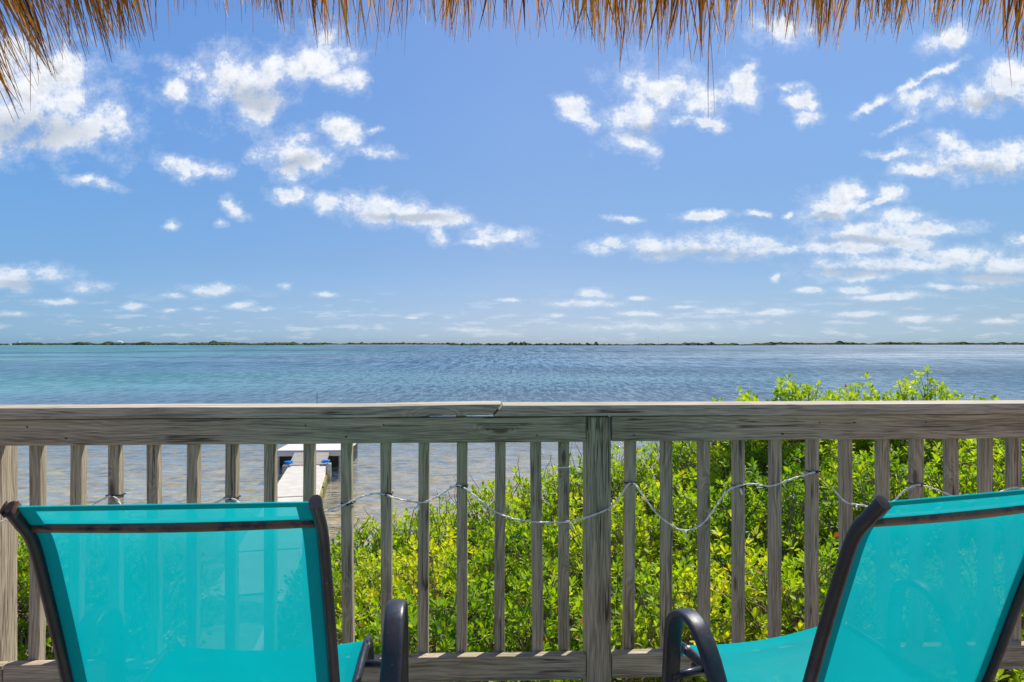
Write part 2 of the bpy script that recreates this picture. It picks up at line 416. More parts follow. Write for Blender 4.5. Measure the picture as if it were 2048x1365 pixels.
# ------------------------------------------------------------------ terrain, water
def ground_mat():
    m, N = newmat('shore_and_seabed')
    geo = N.add('ShaderNodeNewGeometry').outputs['Position']
    z = N.sep(geo)[2]
    n = N.noise(geo, 1.6, 6, .65); n2 = N.noise(geo, 14.0, 5, .65)
    land = N.ramp(n2, [(.3, (.05, .04, .03)), (.5, (.15, .12, .09)), (.7, (.30, .25, .2))])
    bed = N.ramp(n, [(.34, (.22, .17, .06)), (.5, (.58, .42, .21)), (.66, (.85, .68, .42))])
    bed = N.mix(N.math('MULTIPLY', N.mapr(n2, .4, .7), .35), bed, (.16, .14, .07))
    c = N.mix(N.mapr(z, -2.62, -2.84), land, bed)
    finish(N, bsdf(N, Base_Color=c, Roughness=.95, Specular_IOR_Level=.1, Normal=bump(N, n2, .8, .03)))
    return m
def axis_ticks(a, b, near, n0, far):
    xs = list(np.linspace(-near, near, n0)); s = near; st = 2*near/n0
    while s < far: st *= 1.45; s += st; xs += [s, -s]
    return sorted(xs)
def build_ground():
    xs = axis_ticks(0, 0, 22, 150, 9000); ys = [q for q in axis_ticks(0, 0, 26, 180, 9000)]
    V = []
    for y in ys:
        for x in xs:
            edge = 9.6 + 0.6*mnoise.noise(Vector((x*.25, 0, 0))) + (1.1 if x > 0 else 0)*min(1, x/3.0)
            t = y-edge
            if t < 0: z = -2.30 + .09*mnoise.noise(Vector((x*.8, y*.8, 1))) - .02*max(0, 3+t)
            else: z = -2.36 - 0.85*(1-math.exp(-t/2.2)) - min(2.0, .012*t)
            z += .035*mnoise.noise(Vector((x*3.1, y*3.1, 4)))
            V.append((x, y, z))
    nx = len(xs); Fc = []
    for j in range(len(ys)-1):
        for i in range(nx-1):
            a = j*nx+i; Fc.append((a, a+1, a+nx+1, a+nx))
    me = bpy.data.meshes.new('ground'); me.from_pydata(V, [], Fc)
    tag(link_mesh('ground', me, ground_mat(), smooth=True), kind='structure')
build_ground()

def water_mat():
    m, N = newmat('shallow_sea')
    geo = N.add('ShaderNodeNewGeometry').outputs['Position']
    x, y, z = N.sep(geo)
    # wave heights: ripples, chop, longer swell; far off only the longer ones can be seen
    r1 = N.noise(N.vmath('MULTIPLY', geo, (2.2, 6.0, 1)), 1.0, 4, .6, .3)
    r2 = N.noise(N.vmath('MULTIPLY', geo, (.55, 1.6, 1)), 1.0, 4, .62)
    r3 = N.noise(N.vmath('MULTIPLY', geo, (.05, .17, 1)), 1.0, 5, .65)
    h = N.math('ADD', N.math('MULTIPLY', r1, .055), N.math('ADD', N.math('MULTIPLY', r2, .14), N.math('MULTIPLY', r3, .55)))
    nb = N.add('ShaderNodeBump', ins={'Height': h, 'Strength': 1.0, 'Distance': 1.0}).outputs[0]
    # colour of the bottom seen through deeper water: sand flats turquoise, grass beds blue
    pt = N.noise(N.vmath('MULTIPLY', geo, (.006, .016, 1)), 1.0, 4, .55)
    side = N.mapr(N.math('DIVIDE', x, N.math('ADD', y, 20.0)), -.65, .25)
    pt2 = N.math('SUBTRACT', pt, N.math('MULTIPLY', side, .26))
    deep = N.mix(side, (.030, .14, .20), (.030, .115, .185))
    turq = (.09, .32, .31)
    c = N.mix(N.mapr(pt2, .38, .60), deep, turq)
    # dark grass streaks and bright flats farther out
    sp = N.noise(N.vmath('MULTIPLY', geo, (.004, .03, 1)), 1.0, 3, .5)
    c = N.mix(N.math('MULTIPLY', N.mapr(sp, .52, .62), .45), c, (.06, .10, .13))
    # chop: noise at several scales, wave shading painted into colour and reflection strength
    cA = N.noise(N.vmath('MULTIPLY', geo, (2.0, .36, 1)), 1.0, 4, .7)
    cB = N.noise(N.vmath('MULTIPLY', geo, (.9, .07, 1)), 1.0, 4, .72)
    cC = N.noise(N.vmath('MULTIPLY', geo, (.3, .010, 1)), 1.0, 4, .72)
    ch = N.add('ShaderNodeMix', ins={0: N.mapr(y, 80.0, 150.0), 2: cA, 3: cB}).outputs[0]
    ch = N.add('ShaderNodeMix', ins={0: N.mapr(y, 230.0, 420.0), 2: ch, 3: cC}).outputs[0]
    big = N.noise(N.vmath('MULTIPLY', geo, (.02, .03, 1)), 1.0, 5, .6)
    ch = N.math('MULTIPLY_ADD', N.math('SUBTRACT', big, .5), .35, ch)
    chm = N.mapr(ch, .42, .60)
    c = N.mix(N.math('MULTIPLY', chm, .8), c, N.mix(1.0, c, (.36, .42, .52), 'MULTIPLY'))  # dark wave faces painted into the water colour
    body = bsdf(N, Base_Color=c, Roughness=.9, Specular_IOR_Level=0.0)
    tr = N.add('ShaderNodeBsdfTransparent', ins={'Color': (.90, .93, .86, 1)}).outputs[0]
    under = N.add('ShaderNodeMixShader', ins={0: N.mapr(y, 14.0, 55.0, .05, 1.0), 1: tr, 2: body}).outputs[0]
    fr = N.add('ShaderNodeFresnel', ins={'IOR': 1.33, 'Normal': nb}).outputs[0]
    gl = N.add('ShaderNodeBsdfGlossy', ins={'Color': (1, 1, 1, 1), 'Roughness': N.mapr(y, 15.0, 300.0, .06, .28), 'Normal': nb}).outputs[0]
    rip = N.noise(N.vmath('ADD', N.vmath('MULTIPLY', geo, (1.5, 8.5, 1)), N.comb(0.0, N.math('MULTIPLY', r2, 1.5), 0.0)), 1.0, 5, .72)
    ripm = N.mapr(rip, .36, .60, .35, 2.5)  # sky-reflection stripes of near ripples painted by scaling reflectivity with noise
    far = N.mapr(ch, .36, .62, 1.45, .5)
    k = N.add('ShaderNodeMix', ins={0: N.mapr(y, 20.0, 70.0), 2: ripm, 3: far}).outputs[0]
    frc = N.math('MULTIPLY', N.math('MULTIPLY', fr, k), N.mapr(y, 12.0, 400.0, 1.0, .36), clamp=True)
    finish(N, N.add('ShaderNodeMixShader', ins={0: frc, 1: under, 2: gl}).outputs[0])
    return m
wm = MB(); wm.v = [(-9500, -300, WATER), (9500, -300, WATER), (9500, 9500, WATER), (-9500, 9500, WATER)]; wm.f = [(0, 1, 2, 3)]
tag(wm.build('water', water_mat()), kind='structure')

# far shores: long low banks of mangrove
def shore_mat():
    m, N = newmat('distant_mangroves')
    geo = N.add('ShaderNodeNewGeometry').outputs['Position']
    z = N.sep(geo)[2]
    n = N.noise(N.vmath('MULTIPLY', geo, (.06, .02, .25)), 1.0, 5, .7)
    c = N.ramp(n, [(.3, (.018, .038, .018)), (.5, (.038, .068, .026)), (.7, (.065, .10, .035))])
    rnd = N.add('ShaderNodeObjectInfo').outputs['Random']
    c = N.mix(N.mapr(z, WATER+.9, WATER+.5), c, (.16, .13, .09))
    finish(N, bsdf(N, Base_Color=c, Roughness=.9, Specular_IOR_Level=.1)); return m
M_SHORE = shore_mat(); M_SAND = simple('sand_flat', (.55, .50, .40), .9, .1)
def shore(name, x0, x1, d, h, seed, label):
    X0, X1 = (x0-1024)/F*d, (x1-1024)/F*d
    st = max(1.6, (X1-X0)/700); n = int((X1-X0)/st)
    V = []; Fc = []; K = 7
    for i in range(n+1):
        x = X0+(X1-X0)*i/n
        e = min(1, min(i, n-i)/max(1, n*.03)+.12)
        hh = h*(.62+.55*mnoise.noise(Vector((x*.013, seed, 0)))+.42*mnoise.noise(Vector((x*.09, seed, 2)))+.30*mnoise.noise(Vector((x*.33, seed, 5)))+1.3*max(0, mnoise.noise(Vector((x*.14, seed, 8)))-.38))
        hh = max(h*.35, hh)*e
        for k in range(K):
            th = math.pi*k/(K-1)
            jit = 1+.2*mnoise.noise(Vector((x*.2, k*1.7, seed)))
            V.append((x, d-math.cos(th)*30*jit, WATER-.2+(hh+.2)*math.sin(th)**.5*jit))
    for i in range(n):
        for k in range(K-1):
            a = i*K+k; Fc.append((a, a+K, a+K+1, a+1))
    me = bpy.data.meshes.new(name); me.from_pydata(V, [], Fc)
    tag(link_mesh(name, me, M_SHORE), label, 'mangroves', None, 'stuff')
shore('distant_shore', -420, 612, 2100, 9.5, 1.3, 'long dark green wooded shore on the horizon at far left')
shore('mangrove_bank', 365, 602, 1950, 7.5, 4.1, 'brighter green mangrove bank in front of the left far shore')
shore('mangrove_islet', 615, 643, 1950, 6.0, 7.7, 'tiny green islet right of the left far shore')
shore('distant_shore', 600, 920, 2900, 10.5, 9.2, 'thin faint wooded shore behind the two tiny islets')
shore('mangrove_islet', 788, 824, 2300, 5.5, 12.0, 'tiny green islet left of the long central island')
shore('mangrove_island', 893, 1547, 1700, 7.6, 15.5, 'long green mangrove island in the middle of the horizon')
shore('distant_shore', 1500, 2600, 2300, 10.5, 21.0, 'long wooded shore on the horizon at far right')
for (a, b, d, lab) in ((596, 905, 2250, 'pale sandbar in front of the thin far shore'), (1540, 2100, 2050, 'pale sand edge below the far right shore')):
    s = MB(); X0, X1 = (a-1024)/F*d, (b-1024)/F*d
    s.tube([(X0+(X1-X0)*i/30, d, WATER) for i in range(31)], [8+3*math.sin(i*1.3) for i in range(31)], 1.0, n=8)
    tag(s.build('sandbar', M_SAND), kind='structure')
M_WHITE = simple('white_paint', (.8, .8, .78), .6)
M_ROOFG = simple('grey_roof', (.3, .32, .34), .7)
def far_house(x, d, w, h, zbase, label):
    r = empty('waterfront_house', ((x-1024)/F*d, d, WATER+zbase))
    tag(r, label, 'house', 'houses on the far shore')
    b = MB(); b.box(-w/2, w/2, -4, 4, 0, h); b.build('wall', M_WHITE, r)
    t = MB(); t.v = [(-w/2-.6, -4.6, h+.02), (w/2+.6, -4.6, h+.02), (w/2+.6, 4.6, h+.02), (-w/2-.6, 4.6, h+.02), (-w/4, 0, h+2.4), (w/4, 0, h+2.4)]
    t.f = [(0, 1, 5, 4), (2, 3, 4, 5), (1, 2, 5), (3, 0, 4), (3, 2, 1, 0)]; t.build('roof', M_ROOFG if x < 200 else M_WHITE, r)
far_house(240, 2040, 15, 4.5, 6.0, 'long white house above the trees of the left far shore')
far_house(20, 2040, 7, 2.6, 0.6, 'tiny pale boathouse at the waterline at far left')
far_house(38, 2040, 8, 3.0, 7.0, 'small pale house in the treetops at far left')
for x, hh, lab in ((1291, 26, 'shorter of two faint radio masts behind the central island'), (1317, 30, 'taller of two faint radio masts behind the central island')):
    s = MB(); d = 2600; s.tube([((x-1024)/F*d, d, WATER), ((x-1024)/F*d, d, WATER+hh+4)], .22, n=6)
    tag(s.build('radio_mast', simple('mast_grey', (.45, .47, .5))), lab, 'mast', 'radio masts on the horizon')

# ------------------------------------------------------------------ floating dock
M_DECKPAN = simple('beige_dock_panel', (.60, .545, .47), .8, .3, var=.09, scale=3, bmp=.1)
M_PLAT = simple('white_platform_panel', (.70, .66, .64), .7, .3, var=.05, scale=3)
M_FLOAT = simple('dark_float', (.03, .03, .035), .7, .3)
M_ALGAE = simple('algae_stained_float', (.22, .20, .05), .9, .2, var=.4, scale=9)
M_ROPE = simple('blue_rope', (.02, .28, .75), .7, .3)
M_METAL = simple('galvanised_metal', (.45, .45, .44), .45, .5, .6)
def stained():
    m, N = newmat('rust_stained_edge')
    t = N.add('ShaderNodeTexCoord').outputs['Object']
    n = N.noise(N.vmath('MULTIPLY', t, (2.2, 2, 5)), 1.0, 4, .6)
    c = N.mix(N.mapr(n, .56, .68), (.85, .77, .71), (.42, .18, .06))
    finish(N, bsdf(N, Base_Color=c, Roughness=.8)); return m
M_STAIN = stained()
dock_ang = .213          # walkway bears left of straight ahead
dk = empty('floating_walkway', (-3.97, 10.25, WATER), dock_ang)
tag(dk, 'beige floating walkway of flat panels leading out over the shallows', 'dock')
wd = 1.12; L = 2.22
for i in range(5):
    y0 = i*L+.02; y1 = (i+1)*L-.02
    zt = .345+(.012 if i % 2 else 0)
    b = MB(); b.box(-wd/2, wd/2, y0, y1, zt-.05, zt)
    pn_ = b.build('panel', M_DECKPAN, dk, bevel=.008)
    s = MB(); s.box(-wd/2+.004, wd/2-.004, y0+.01, y1-.01, .10, zt-.053); s.build('side_skirt', M_STAIN, pn_)
    f = MB(); f.box(-wd/2+.08, wd/2+.05, y0+.1, y1-.1, -.25, .098); f.build('float', M_ALGAE, dk)
# hinged ramp up to the platform
b = MB(); y0 = 5*L+.04; y1 = y0+1.8
b.v = [(-wd/2, y0, .36), (wd/2, y0, .36), (wd/2, y1, .47), (-wd/2, y1, .47), (-wd/2, y0, .30), (wd/2, y0, .30), (wd/2, y1, .41), (-wd/2, y1, .41)]
b.f = [(0, 1, 2, 3), (7, 6, 5, 4), (0, 4, 5, 1), (1, 5, 6, 2), (2, 6, 7, 3), (3, 7, 4, 0)]
b.build('ramp', M_DOCKWOOD, dk)
for sx in (-1, 1):
    c = MB(); c.box(sx*(wd/2+.08)-.07, sx*(wd/2+.08)+.07, 5*L-.25, 5*L+.05, -.05, .40); c.build('cleat_block', M_METAL, dk, bevel=.01)
    rp = MB()
    for q in range(7):
        rr = random.Random(q*3+sx)
        cpt = Vector((sx*(wd/2-.01), 5*L-.08, .43))
        rp.tube(catmull([cpt+Vector((rr.uniform(-.13, .13), rr.uniform(-.13, .13), rr.uniform(0, .07))) for _ in range(5)], 4), .018, n=5)
    rp.build('rope_tie', M_ROPE, dk, smooth=True)
# platform
yp = 5*L+1.78
pf = empty('swim_platform', (0, 0, 0), dock_ang)
wp = dk.matrix_basis @ Vector((0, 0, 0))
R_ = Matrix.Rotation(dock_ang, 4, 'Z')
pf.location = Vector(dk.location) + (R_ @ Vector((-.02, yp+.08, 0)))
pf.rotation_euler = (0, 0, math.radians(2.5))
tag(pf, 'white square floating platform with rust stained edge at the end of walkway', 'platform')
b = MB(); b.box(-1.18, 1.0, 0, 3.6, .47, .53); top = b.build('deck_top', M_PLAT, pf, bevel=.01)
b = MB(); b.box(-1.17, .99, .01, 3.59, .33, .467); b.build('edge_beam', M_STAIN, pf)
for x0, x1 in ((-1.1, -.35), (-.2, .35), (.5, .92)):
    b = MB(); b.box(x0, x1, .12, 3.4, -.3, .327); b.build('float', M_FLOAT, pf)
for x0 in (-1.12, .93):
    b = MB(); b.tube([(x0, .03, .32), (x0, .03, -.6)], .035, n=8); b.build('leg', M_METAL, pf)
pole = MB(); pp = px(634, 784, 27.0)
pole.tube([(pp.x, pp.y, WATER+.535), (pp.x+.01, pp.y, pp.z)], [.018, .008], n=6)
tag(pole.build('marker_pole', M_FLOAT), 'thin dark upright pole at the far end of the platform', 'pole')
# boardwalk on the shore, mostly hidden by the chair
bw = empty('shore_boardwalk', (-3.95, 10.15, WATER+.33), dock_ang)
tag(bw, 'narrow plank boardwalk on the shore leading to the floating walkway', 'boardwalk')
for i in range(20):
    b = MB(); b.box(-.52, .52, -.07, .07, -.02, .02); o = b.build('plank', M_DOCKWOOD, bw); o.location = (0, -.12-i*.155, .02+.016*i)
for sx in (-1, 1):
    b = MB(); b.box(-.04, .04, -3.2, 0, .0, .07); o = b.build('edge_rail', M_PLAT, bw); o.location = (sx*.56, 0, .05); o.rotation_euler = (-.10, 0, 0)

# ------------------------------------------------------------------ deck floor
db = MB()
y = 2.40
while y > -2.6:
    db.box(-4.5, 4.5, y-.139, y, -.038, 0); y -= .145
tag(db.build('deck', M_WOOD, bevel=.003), kind='structure')

# ------------------------------------------------------------------ railing
RA = math.radians(2.6); Xp, Yp = .3085, 2.43
cR, sR = math.cos(RA), math.sin(RA)
rail = empty('deck_railing', (Xp, Yp, 0), RA)
tag(rail, 'weathered grey wooden deck railing with square balusters overlooking the water', 'railing')
def S(x, t=0.0):
    uu = (x-1024)/F
    return (uu*(Yp+t*cR)-Xp+t*sR)/(cR-uu*sR)
rnd = random.Random(5)
def board(name, mat, parent, ctr, length, wy, wz, rot=(0, 0, 0), bev=.004, wob=.0015):
    """board with its length along local X, slightly uneven"""
    n = max(2, int(length/.12)); b = MB(); r = random.Random(hash((name, round(ctr[0], 3), round(ctr[2], 3))) & 0xffff)
    o1 = r.uniform(0, 50)
    for i in range(n+1):
        x = -length/2+length*i/n
        dy_ = wob*mnoise.noise(Vector((x*1.7, o1, 0)))*2; dz_ = wob*mnoise.noise(Vector((x*1.7, o1, 9)))*2
        for (a, c) in ((-1, -1), (1, -1), (1, 1), (-1, 1)):
            b.v.append((x, a*wy/2+dy_, c*wz/2+dz_))
    for i in range(n):
        for k in range(4):
            a0 = i*4+k; a1 = i*4+(k+1) % 4
            b.f.append((a0, a0+4, a1+4, a1))
    b.f.append((0, 1, 2, 3)); b.f.append(tuple(n*4+k for k in (3, 2, 1, 0)))
    o = b.build(name, mat, parent, bevel=bev)
    o.location = ctr; o.rotation_euler = rot
    return o
VERT = (0, -math.pi/2, 0)
# main post
board('post', M_WOOD, rail, (0, .0445, .24), 1.50, .089, .089, VERT, .005)
# left post stands behind the rails
sl = S(3, .041)-.0445; board('post', M_WOOD, rail, (sl, .0445+.041, .24), 1.50, .089, .089, VERT, .005)
sr = 2.05; board('post', M_WOOD, rail, (sr, .0445, .24), 1.50, .089, .089, VERT, .005)
# top beams (left one runs past the left post)
x0, x1 = -3.2, -.0455
board('top_beam', M_WOOD, rail, ((x0+x1)/2, .019, .946), x1-x0, .038, .090, wob=.002)
x0, x1 = .047, sr-.046
board('top_beam', M_WOOD, rail, ((x0+x1)/2, .019, .947), x1-x0, .038, .090, (0, math.radians(-.05), 0), wob=.002)
x0, x1 = S(8, 0), -.046
board('bottom_rail', M_WOOD, rail, ((x0+x1)/2, .019, .104), x1-x0, .038, .088, wob=.003)
x0, x1 = .047, sr-.046
board('bottom_rail', M_WOOD, rail, ((x0+x1)/2, .019, .104), x1-x0, .038, .088, wob=.003)
board('bottom_rail', M_WOOD, rail, (S(8, 0)-.6, .019, .104), 1.19, .038, .088)
T0 = .0395
xe = sr+2.1
board('top_beam', M_WOOD, rail, ((sr+.046+xe)/2, .019, .946), xe-sr-.046, .038, .090)
board('bottom_rail', M_WOOD, rail, ((sr+.046+xe)/2, .019, .104), xe-sr-.046, .038, .088)
board('post', M_WOOD, rail, (xe+.046, .0445, .24), 1.50, .089, .089, VERT, .005)
for i in range(13): board('baluster', M_WOOD, rail, (sr+.16+i*.15, T0+.019, .535), .905, .038, .038, (0, -math.pi/2, 0), .003)
# cap boards meeting in a sloping scarf joint, the left one warped upwards
def cap(x0, x1, end0, end1, name, warp):
    n = 40; b = MB(); yf, yb = -.022, .119
    for i in range(n+1):
        f = i/n
        for (yy_, zz) in ((yf, 0), (yb, 0), (yb, 1), (yf, 1)):
            xa = x0 + (end0 if zz else 0); xb = x1 + (end1 if zz else 0)
            x = xa+(xb-xa)*f
            w = warp(x) + .0012*mnoise.noise(Vector((x*2.3, 3, 0)))
            b.v.append((x, yy_+.002*mnoise.noise(Vector((x*1.9, 1, 1))), .9945+zz*.038+w))
    for i in range(n):
        for k in range(4):
            a0 = i*4+k; a1 = i*4+(k+1) % 4; b.f.append((a0, a0+4, a1+4, a1))
    b.f.append((0, 1, 2, 3)); b.f.append(tuple(n*4+k for k in (3, 2, 1, 0)))
    return b.build(name, M_CAP, rail, bevel=.003)
j0 = S(984, -.02)
cap(-3.2, j0, 0, .034, 'cap_board', lambda x: .0065*max(0, min(1, (x-(j0-.42))/.42))-.0005)
cap(j0+.003, xe+.12, .036, 0, 'cap_board', lambda x: .001)
b = MB(); b.box(S(912), S(930), .004, .036, .9915, .9985); b.build('shim', M_WOOD, rail)

BX = [58, 138, 216, 295, 373, 450, 528, 605, 684, 761, 836, 913, 989, 1063, 1118, 1250, 1325, 1400, 1469, 1543, 1618, 1686, 1760, 1828, 1898, 1968, 2023, 2100, 2170, -20, -100]
T0 = .0395
bal = {}
for x in BX:
    s0 = S(x, T0)+.019
    lean = rnd.uniform(-.006, .006); L_ = .90
    o = board('baluster', M_WOOD, rail, (s0, T0+.019, .535), .905, .038, .038, (0, -math.pi/2+lean, rnd.uniform(-.02, .02)), .003, wob=.002)
    bal[x] = s0
# a few darker nail heads on the boards
nb_ = MB()
for x in BX:
    if x < 0 or x > 2050: continue
    s0 = bal[x]
    for zz in (.965, .925):
        if rnd.random() < .14: nb_.tube([(s0+rnd.uniform(-.008, .008), .0002, zz), (s0, -.0012, zz)], .0028, n=8)
nails = nb_.build('nail_heads', simple('rusty_nail', (.07, .05, .04), .6, .4), rail); nails['kind'] = 'stuff'

# ------------------------------------------------------------------ string of lights tied to the balusters
M_CORD = simple('clear_white_cord', (.92, .92, .86), .35, .6, var=.06, scale=40)
M_TIE = simple('black_cable_tie', (.012, .012, .014), .45, .5)
M_BULB = simple('white_led_cap', (.8, .82, .76), .3, .6)
M_AMBER = simple('amber_cord', (.75, .42, .08), .4, .5)
lights = empty('string_lights', (Xp, Yp, 0), RA)
tag(lights, 'white cord of small garden lights looped along the railing with black cable ties', 'string lights')
def RP(x, y, t):
    s = S(x, t); Yw = Yp+s*sR+t*cR
    return Vector((s, t, EYE-(y-HOR)/F*Yw))
tf = T0-.010
path = [(-60, 1060, tf), (-5, 1046, -.012+.04), (25, 1037, .03), (60, 1030, tf), (120, 1030, tf), (180, 1012, tf), (226, 993, tf), (262, 1030, tf), (330, 1040, tf), (400, 1022, tf), (462, 997, tf), (520, 1040, tf),
 (590, 1050, tf), (651, 1022, tf), (692, 1008, tf), (728, 992, tf), (762, 988, tf), (800, 999, tf), (846, 1005, tf), (880, 990, tf), (905, 975, tf), (922, 972, tf),
 (950, 992, tf), (985, 1020, tf), (1025, 1037, tf), (1062, 1043, tf), (1105, 1045, tf), (1140, 1043, tf-.01), (1172, 1035, -.006), (1215, 1018, -.006), (1237, 996, .015), (1262, 966, tf), (1285, 990, tf),
 (1312, 1026, tf), (1342, 1050, tf), (1368, 1061, tf), (1398, 1052, tf), (1422, 1028, tf), (1440, 1000, tf), (1456, 981, tf), (1476, 972, tf), (1505, 968, tf), (1540, 972, tf), (1572, 962, tf), (1605, 951, tf), (1630, 944, tf)]
path2 = [(1630, 944, tf), (1646, 960, tf), (1664, 976, tf)]
path3 = [(1664, 976, tf), (1678, 992, tf), (1695, 1006, tf), (1720, 1010, tf), (1750, 1014, tf), (1785, 1003, tf), (1805, 984, tf), (1832, 970, tf), (1862, 976, tf), (1895, 988, tf), (1940, 1004, tf), (1985, 990, tf), (2030, 975, tf), (2080, 990, tf)]
def twisted(name, pts, mat, r=.0019, tw=.0036):
    P = catmull([RP(*q) for q in pts], 14); b = MB()
    for ph in (0, math.pi):
        acc = 0; Q = []
        for i, p_ in enumerate(P):
            if i: acc += (P[i]-P[i-1]).length
            t = (P[min(i+1, len(P)-1)]-P[max(i-1, 0)]).normalized()
            n_ = Vector((0, 1, 0)); s_ = t.cross(n_).normalized()
            a = acc/.011+ph
            Q.append(p_+s_*(math.cos(a)*tw*.55)+n_*(math.sin(a)*tw*.55))
        b.tube(Q, r, n=5)
    return b.build(name, mat, lights, smooth=True)
twisted('cord', path, M_CORD); twisted('cord', path2, M_AMBER, .0018); twisted('cord', path3, M_CORD)
for x in (692, 762, 922, 1258, 1472, 1622, 1826, 226, 462):
    yv = {692: 1009, 762: 990, 922: 974, 1258: 967, 1472: 974, 1622: 945, 1826: 971, 226: 993, 462: 998}[x]
    key = min(bal, key=lambda k: abs(k+10-x)); s0 = bal[key]
    zc = RP(x, yv, tf).z; b = MB(); w_ = .0215
    ring = [(s0-w_, T0-.004), (s0+w_, T0-.004), (s0+w_, T0+.042), (s0-w_, T0+.042), (s0-w_, T0-.004)]
    b.tube([(a, c, zc+.002*math.sin(i*2)) for i, (a, c) in enumerate(ring)], .0024, n=6)
    b.tube([(s0, T0-.006, zc-.001), (s0+.004, T0-.011, zc+.001)], .0055, n=6)
    b.tube([(s0+.003, T0-.010, zc), (s0+.012+.004*(x % 3), T0-.016, zc+.008)], .0016, n=5)
    b.build('cable_tie', M_TIE, lights)
b = MB(); s0 = bal[1118]; w_ = .0205; zc = RP(1127, 936, tf).z
b.tube([(s0-w_, T0-.003, zc), (s0+w_, T0-.003, zc+.001), (s0+w_, T0+.041, zc+.003), (s0-w_, T0+.041, zc+.002), (s0-w_, T0-.003, zc)], .0022, n=6); b.build('cord_wrap', M_CORD, lights)
for (x, y, dx_, dy_) in ((836, 1006, 3, 14), (985, 1022, -4, 12), (1140, 1046, 5, 14), (1216, 1018, 4, 3), (1370, 1062, 3, 14), (1434, 1010, 3, -3), (1480, 976, 4, 14), (1272, 972, 6, 8), (1572, 962, 10, -3), (1712, 1012, 0, 7), (1310, 1018, -3, 4), (900, 975, 3, -2)):
    t_ = -.012 if 1165 < x < 1225 else tf-.004
    a = RP(x, y, t_); c = RP(x+dx_, y+dy_, t_-.004)
    b = MB(); b.tube([a, a.lerp(c, .4), c], [.0028, .0042, .0030], n=8); b.build('bulb', M_BULB, lights, smooth=True)

